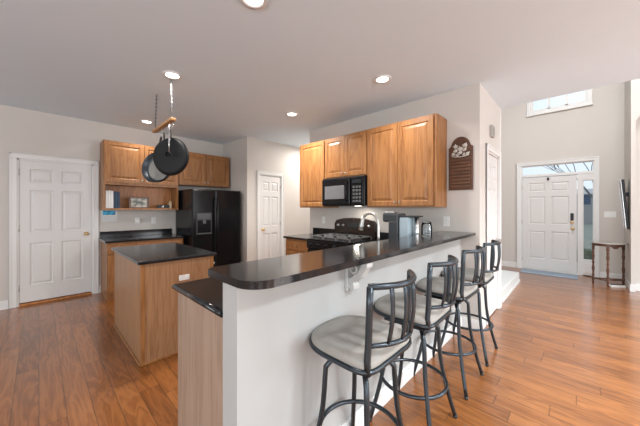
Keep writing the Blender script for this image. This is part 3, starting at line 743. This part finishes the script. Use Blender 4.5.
# door chime
bm = B(); box(bm, -.055, .055, -.035, 0, -.07, .07, .006)
cb = one('door_chime', bm, plain('chime_beige', (.42, .40, .37), .6), 'small beige chime box high above the closet door', 'door chime', (-.79, 3.86, 2.30), R(90))
bm = B()
for k in range(7): box(bm, -.045, .045, -.038, -.0355, -.05 + k * .015, -.043 + k * .015)
obj('grille', bm, plain('chime_grille', (.30, .285, .26), .6), cb)

# ================================================================ island
IX0, IX1, IY0, IY1 = -3.88, -2.705, .605, 1.235
il = thing('kitchen_island', 'oak panelled kitchen island standing free in the kitchen', 'kitchen island', (IX0, IY0, 0))
w_, d_ = IX1 - IX0, IY1 - IY0
bm = B(); box(bm, 0, w_, 0, d_, 0, .87); obj('body', bm, M_oakp, il)
for a, b, c, d in ((w_ - .03, w_ + .004, -.004, .03), (w_ - .03, w_ + .004, d_ - .03, d_ + .004), (-.004, .03, -.004, .03)):
    bm = B(); box(bm, a, b, c, d, 0, .869, .003); obj('corner_trim', bm, M_oak, il)
bm = B(); box(bm, -.012, w_ + .014, -.014, 0, 0, .02, .006); box(bm, w_, w_ + .014, -.014, d_ + .01, 0, .02, .006); obj('shoe_moulding', bm, M_oak, il)
for i in range(3):
    a = .03 + i * .375
    t2 = B(); slab(t2, a, a + .36, .12, .84, 0, .019, [a + .052, a + .308], [.172, .788], {(1, 1)}, RAISE)
    for v in t2.verts: v.co = Vector((v.co.x, d_ + .02 - v.co.y, v.co.z))
    d = obj('door', t2, M_oak, il)
    t2 = B(); lathe(t2, [(0, d_ + .046), (.014, d_ + .04), (.005, d_ + .03), (.005, d_ + .02)], (a + .33, 0, .78), 12, 'y'); obj('knob', t2, M_brushed, d)
bm = B(); box(bm, IX0 - .03, IX1 + .025, IY0 - .028, IY1 + .03, .872, .903, .009, 3)
one('island_countertop', bm, M_granite, 'black granite slab on top of the kitchen island', 'countertop')

# ================================================================ pot rack
pr = thing('hanging_pot_rack', 'wooden pot rack hanging on chains from the ceiling over the island', 'pot rack', (-3.40, .98, 2.28))
bm = B(); box(bm, -.365, .325, -.028, .028, 0, .028, .005); obj('wooden_bar', bm, wood('rack_oak', (.50, .27, .12), (.42, .21, .09), (.3, .14, .05), grain=(1, 20, 20)), pr)
for x, xt, n in ((-.33, -.27, 22), (.28, .23, 22)):
    for off in (0, .028 if x > 0 else .012):
        bm = B(); zt = 2.74 - 2.28
        if off: zt_ = zt - (.0 if x > 0 else .12)
        z0_ = .03 if not off else (.16 if x > 0 else .03)
        L = (zt if not off else zt) - z0_; nn = int(L / .021)
        for k in range(nn):
            z = z0_ + .010 + k * L / nn; u = (z / zt)
            cx = x + (xt - x) * u + off * (1 - u * (0 if x < 0 else .5)); ring = []
            for q in range(8):
                th = 2 * PI * q / 8
                a_, b_ = .0055 * math.cos(th), .0125 * math.sin(th)
                ring.append((cx + a_, 0, z + b_) if k % 2 else (cx, a_, z + b_))
            tube(bm, ring, .003, 5, closed=True)
        obj('chain', bm, M_chain, pr)
for x in (-.27, .23):
    bm = B(); lathe(bm, [(0, .4605), (.018, .4585), (.018, .454), (.006, .45), (.004, .43)], (x, 0, 0), 14); obj('ceiling_hook', bm, M_steel, pr)
HOOKS = [-.31, -.23, -.17, -.07, .025, .11, .19, .24, .30]
for x in HOOKS:
    bm = B(); pts = [(x, 0, .0), (x, 0, -.03)]
    for k in range(1, 9):
        th = PI * k / 8 * 1.15; pts.append((x, .016 - .016 * math.cos(th), -.03 - .018 * math.sin(th)))
    tube(bm, pts, .0025, 6); obj('hook', bm, M_steel, pr)
def pan(label, loc, rz, tilt, r, dep, hl, out_mat, in_mat, face_out=False, name='frying_pan', grp='pans hanging from the pot rack', hmat=None):
    """hanging pan: origin at handle eye, disc hangs below, opening towards local -y"""
    t = thing(name, label, 'pan', loc, rz, grp); t.rotation_euler = (tilt, 0, rz)
    zc = -hl - r
    s = -1 if not face_out else 1
    bm = B(); lathe(bm, [(0, -s * dep * .5), (r * .80, -s * dep * .5), (r * .90, -s * dep * .4), (r, s * dep * .5), (r + .004, s * dep * .5), (r * .93, -s * (dep * .5)), (r * .82, -s * (dep * .5 + .005)), (0, -s * (dep * .5 + .005))], (0, 0, zc), 44, 'y'); obj('bowl', bm, out_mat, t)
    if in_mat:
        bm = B(); lathe(bm, [(0, -s * dep * .5 + s * .002), (r * .78, -s * dep * .5 + s * .002)], (0, 0, zc), 44, 'y'); obj('cooking_surface', bm, in_mat, t)
    yy = s * dep * .35
    bm = B(); tube(bm, [(0, yy * 0, .0 - .012), (0, yy * .3, -.05), (0, yy, -hl - .01)], [.010, .012, .009], 8, flat=(1.3, .7)); obj('handle', bm, hmat or M_blackm, t)
    return t
M_alum = plain('scuffed_aluminium', (.27, .26, .24), .45, .3, noise=.3, scale=14)
M_rim = plain('blue_steel_rim', (.035, .045, .055), .3, .4, noise=.2)
pan('large round black pan turned with its underside to the room, nearest on the rack', (-3.215, .99, 2.225), R(38), 0, .205, .03, .10, M_pan, None, True)
pan('deep steel pan with pale inside hanging behind the large black pan', (-3.585, 1.01, 2.215), R(36), R(-9), .180, .06, .21, M_rim, M_alum)
pan('small dark skillet hanging mostly hidden at the middle of the rack', (-3.405, .985, 2.225), R(88), 0, .075, .035, .15, M_pan, None)
ld = thing('soup_ladle', 'steel ladle hanging in front of the large black pan', 'ladle', (-3.10, .95, 2.235), R(38))
bm = B(); tube(bm, [(0, 0, .0), (0, -.004, -.10), (0, -.006, -.20), (0, -.004, -.285)], [.008, .010, .009, .007], 8, flat=(1.2, .6)); obj('handle', bm, M_steel, ld)
bm = B(); lathe(bm, [(.026, -.003), (.030, -.003), (.026, .014), (.015, .026), (0, .03), (0, .026), (.013, .022), (.022, .012)], (0, -.03, -.315), 20, 'y'); obj('bowl', bm, M_pan, ld)

# ================================================================ recessed lights
labs = ['recessed ceiling light at the top edge, nearest the camera', 'recessed ceiling light above the pot rack', 'recessed ceiling light far left near the desk cabinets', 'recessed ceiling light above the range aisle, centre', 'recessed ceiling light nearest the foyer side of the kitchen']
for lab, (x, y, pw) in zip(labs, [(-1.55, .98, 10), (-3.05, .96, 10), (-4.97, 1.19, 7), (-3.04, 2.57, 34), (-1.52, 2.55, 16)]):
    t = thing('recessed_light', lab, 'ceiling light', (x, y, CH), 0, 'recessed ceiling lights')
    bm = B(); lathe(bm, [(.062, -.002), (.066, -.010), (.090, -.010), (.092, .0), (.062, .0)], seg=32); obj('trim_ring', bm, M_white, t)
    bm = B(); lathe(bm, [(0, -.006), (.05, -.005), (.063, -.002)], seg=32); obj('lens', bm, M_lamp, t)
    l = bpy.data.lights.new('recessed_lamp', 'AREA'); l.shape = 'DISK'; l.size = .12; l.energy = pw; l.color = (1, .955, .90); l.spread = R(140)
    o = bpy.data.objects.new('recessed_lamp', l); COL.objects.link(o); o.location = (x, y, CH - .02)

# ================================================================ bar stools
def make_stool():
    t = thing('bar_stool', '', 'stool', (0, 0, 0), 0, 'metal bar stools along the raised bar')
    # seat outline: rounded front (-x), squarer back (+x)
    out = []
    for k in range(40):
        th = 2 * PI * k / 40; c, s = math.cos(th), math.sin(th)
        n = 6.5 if c > 0 else 2.7
        out.append(((.195 if c > 0 else .215) * math.copysign(abs(c) ** (2 / n), c) - .012, .205 * math.copysign(abs(s) ** (2 / n), s)))
    bm = B(); rings = []
    for z, sc in ((.700, .95), (.703, .985), (.716, 1.0), (.732, .985), (.744, .93), (.751, .80), (.755, .55), (.756, .25)):
        rings.append([bm.verts.new((x * sc, y * sc, z)) for x, y in out])
    for A, Bq in zip(rings, rings[1:]):
        for k in range(40): bm.faces.new((A[k], A[(k + 1) % 40], Bq[(k + 1) % 40], Bq[k]))
    bm.faces.new(rings[0][::-1]); bm.faces.new(rings[-1])
    obj('seat', bm, M_suede, t, True)
    bm = B(); tube(bm, [(x * 1.0, y * 1.0, .698) for x, y in out], .011, 8, closed=True); box(bm, -.17, .17, -.015, .015, .675, .70); box(bm, -.015, .015, -.17, .17, .675, .70); obj('seat_frame', bm, M_gun, t)
    bm = B(); lathe(bm, [(0, .655), (.10, .655), (.10, .672), (0, .676)], seg=24); box(bm, -.135, .135, -.135, .135, .640, .655, .006); obj('swivel_plate', bm, M_gun, t)
    for sx in (-1, 1):
        for sy in (-1, 1):
            pts = []
            for k in range(11):
                u = k / 10; z = .645 * (1 - u) + .012 * u
                o_ = .115 + .03 * u + .052 * max(0, u - .35) ** 1.5 / .65 ** 1.5
                if u < .1: o_ -= (.1 - u) * .35
                pts.append((sx * o_, sy * o_, z))
            bm = B(); tube(bm, pts, .0128, 10); lg = obj('leg', bm, M_gun, t)
            bm = B(); lathe(bm, [(0, 0), (.013, 0), (.014, .006), (.013, .022), (0, .022)], (pts[-1][0], pts[-1][1], 0), 12); obj('foot_cap', bm, M_blackm, lg)
    bm = B(); tube(bm, [(.198 * math.cos(2 * PI * k / 40), .198 * math.sin(2 * PI * k / 40), .27) for k in range(40)], .011, 8, closed=True); obj('foot_ring', bm, M_gun, t)
    # back: chord along y, bulging to +x
    def bp(y, z, ex=0):
        lean = .02 * (z - .69) / .36
        return (.154 + lean + .078 * (1 - (y / .175) ** 2) + ex, y, z)
    for s in (-1, 1):
        bm = B(); pts = [(.165, s * .180, .685), (.160, s * .176, .74), bp(s * .172, .80), bp(s * .173, .88), bp(s * .174, .96), bp(s * .175, 1.040)]
        tube(bm, pts, .0145, 10); obj('back_post', bm, M_gun, t)
    bm = B(); tube(bm, [bp(-.18 + .36 * k / 20, 1.040) for k in range(21)], .0135, 10); obj('top_rail', bm, M_gun, t)
    bm = B(); tube(bm, [bp(-.173 + .346 * k / 20, .80) for k in range(21)], .0105, 10); obj('lower_rail', bm, M_gun, t)
    for y in (-.10, -.03, .05):
        bm = B(); tube(bm, [bp(y, .80 + .24 * k / 6, .012 * math.sin(PI * k / 6)) for k in range(7)], .014, 8, flat=(1.0, .5)); obj('back_slat', bm, M_gun, t)
    return t
st0 = make_stool()
SL = ['black metal bar stool with grey seat, nearest the camera', 'second black metal bar stool from the camera, right of the nearest one', 'third black metal bar stool from the camera, between second and farthest', 'farthest black metal bar stool, beside the white closet door']
for i, (y, rz) in enumerate(((1.085, 0), (1.665, R(1.5)), (2.30, R(-1)), (2.86, R(1)))):
    s = st0 if i == 0 else copy_tree(st0)
    s.location = (-.772, y, 0); s.rotation_euler = (0, 0, rz); s['label'] = SL[i]

# ================================================================ plaque
pq = thing('wall_plaque', 'arched brown wooden plaque with pewter crest and slats on the range wall', 'plaque', (-.982, YR, 1.565))
w_ = .128; h0, h1 = .50, .61
arch = [(-w_, 0), (w_, 0), (w_, h0 - .01), (w_ - .03, h0 + .005)] + [((w_ - .03) * math.cos(th), h0 + .005 + (h1 - h0 - .005) * math.sin(th)) for th in [PI * k / 12 for k in range(1, 12)]] + [(-w_ + .03, h0 + .005), (-w_, h0 - .01)]
bm = B(); prism(bm, arch, -.022, 0, lambda a, b, z: (a, z, b), .005); obj('board', bm, wood('plaque_board', (.11, .045, .02), (.08, .032, .014), (.045, .017, .008), grain=(3, 20, 20), rough=.5), pq)
for k in range(9):
    bm = B(); box(bm, -.100, .100, -.034, -.022, .030 + k * .038, .054 + k * .038, .003); obj('slat', bm, M_plaque, pq)
bm = B(); tube(bm, [(.0, -.026, .42), (-.03, -.03, .425)], .01, 6)
M_pew = plain('pewter_relief', (.60, .57, .52), .5, .1, noise=.25, scale=30)
pts = [(-.085, .40), (-.06, .385), (-.04, .42), (-.05, .47), (-.065, .50), (-.03, .52), (-.015, .495), (.02, .50), (.035, .53), (.06, .50), (.05, .46), (.045, .42), (.065, .385), (.09, .40), (.075, .43), (.07, .385), (.02, .38), (-.02, .38), (-.07, .375)]
rc = random.Random(3)
for a, b, r in [(-.07, .415, .016), (.075, .41, .018), (-.05, .50, .022), (.05, .505, .024), (-.048, .455, .020), (.045, .46, .020), (0, .47, .026), (0, .43, .022), (-.03, .40, .014), (.035, .40, .014)]:
    lathe(bm, [(0, -.034), (r * .6, -.031), (r, -.022)], (a, 0, b), 9, 'y')
    for q in range(4):
        an = rc.uniform(0, 2 * PI); x, z = a + r * .9 * math.cos(an), b + r * .9 * math.sin(an)
        tube(bm, [(x - .008, -.026, z - .006), (x, -.030, z), (x + .007 * math.cos(an), -.026, z + .012)], [.003, .005, .002], 6)
tube(bm, [(-.09, -.026, .395), (-.05, -.028, .382), (0, -.028, .378), (.05, -.028, .382), (.09, -.026, .395)], .006, 6)
obj('crest', bm, M_pew, pq)

# ================================================================ foyer furniture
dm = thing('door_mat', 'blue grey door mat on the floor before the entry door', 'mat', (-.92, 7.10, 0))
bm = B(); box(bm, 0, .90, 0, .46, 0, .014, .004); obj('mat', bm, plain('mat_weave', (.26, .31, .37), .95, noise=.25, scale=60, bump=.3), dm)
bm = B(); box(bm, .03, .87, .03, .05, .0145, .016); box(bm, .03, .87, .41, .43, .0145, .016); obj('stripe', bm, plain('mat_stripe', (.48, .53, .58), .95), dm)
A_, B_, C_ = Vector((.175, 6.965, 0)), Vector((.36, 6.83, 0)), Vector((.565, 7.13, 0))
ct = thing('console_table', 'small half round wooden console table with turned legs by the foyer wall', 'table', (.37, 7.05, 0), math.atan2(C_.y - A_.y, C_.x - A_.x))
mi = ct.matrix_basis.inverted() if False else (Matrix.Translation((.37, 7.05, 0)) @ Matrix.Rotation(math.atan2(C_.y - A_.y, C_.x - A_.x), 4, 'Z')).inverted()
bm = B(); half = arcpts(0, .02, .245, 180, 360, 20) + [(.245, .03), (-.245, .03)]
prism(bm, [(x, y * 1.05) for x, y in half], .735, .755, bev=.006); obj('tabletop', bm, plain('pale_stone_top', (.42, .39, .36), .2, noise=.1), ct)
bm = B(); ap = arcpts(0, .02, .215, 180, 360, 20)
prism(bm, [(x, y) for x, y in ap], .69, .735); prism(bm, [(-.05, .69), (.05, .69), (.02, .655), (-.02, .655)], -.205, -.185, lambda a, b, z: (a, z, b)); obj('apron', bm, M_walnut, ct)
prof = [(0, 0), (.010, 0), (.016, .02), (.011, .045), (.019, .07), (.019, .12), (.012, .135), (.020, .16), (.012, .185), (.016, .23), (.022, .28), (.015, .33), (.012, .36), (.021, .385), (.012, .41), (.015, .45), (.022, .50), (.014, .55), (.020, .575), (.012, .60), (.020, .62), (.020, .69), (0, .69)]
LP = [mi @ A_, mi @ B_, mi @ C_]
LP[0] = Vector((-.205, -.0, 0)); LP[2] = Vector((.205, 0, 0)); LP[1] = Vector((LP[1].x, -.19, 0))
for p in LP:
    bm = B(); lathe(bm, prof, (p.x, p.y, 0), 14); obj('leg', bm, M_walnut, ct)
bm = B(); tube(bm, [(LP[0].x, 0, .10), (LP[2].x, 0, .10)], .011, 8); tube(bm, [(0, 0, .10), (LP[1].x, LP[1].y, .10)], .011, 8); tube(bm, [(LP[0].x, LP[0].y, .10), (LP[1].x, LP[1].y, .10), (LP[2].x, LP[2].y, .10)], .010, 8); obj('stretcher', bm, M_walnut, ct)
# power strip on floor
bm = B(); box(bm, -.11, .11, -.03, .03, 0, .035, .006)
ps = one('power_strip', bm, M_plastic, 'small white and grey power strip on the floor under the console table', 'power strip', (.47, 6.90, 0), R(35))
bm = B(); 
for k in range(5): box(bm, -.09 + k * .038, -.065 + k * .038, -.015, .015, .0355, .045, .002)
obj('plugs', bm, M_blackm, ps)
# wall mounted screen, tilted
tv = thing('wall_screen', 'thin black flat screen tilted out from the right foyer wall', 'screen', (.607, 6.99, 1.01)); tv.rotation_euler = (0, R(-4.2), 0)
bm = B(); box(bm, -.03, -.0, -.17, .17, 0, .84, .006); obj('back_shell', bm, M_blackm, tv)
bm = B(); box(bm, -.038, -.0305, -.165, .165, .01, .83, .002); obj('display', bm, M_black, tv)
bm = B(); box(bm, -.043, -.0385, -.17, -.158, 0, .84); box(bm, -.043, -.0385, .158, .17, 0, .84); box(bm, -.043, -.0385, -.158, .158, 0, .012); box(bm, -.043, -.0385, -.158, .158, .828, .84); obj('bezel', bm, M_steel, tv)
bm = B(); box(bm, 0, .055, -.05, .05, .55, .62); obj('bracket', bm, M_blackm, tv)
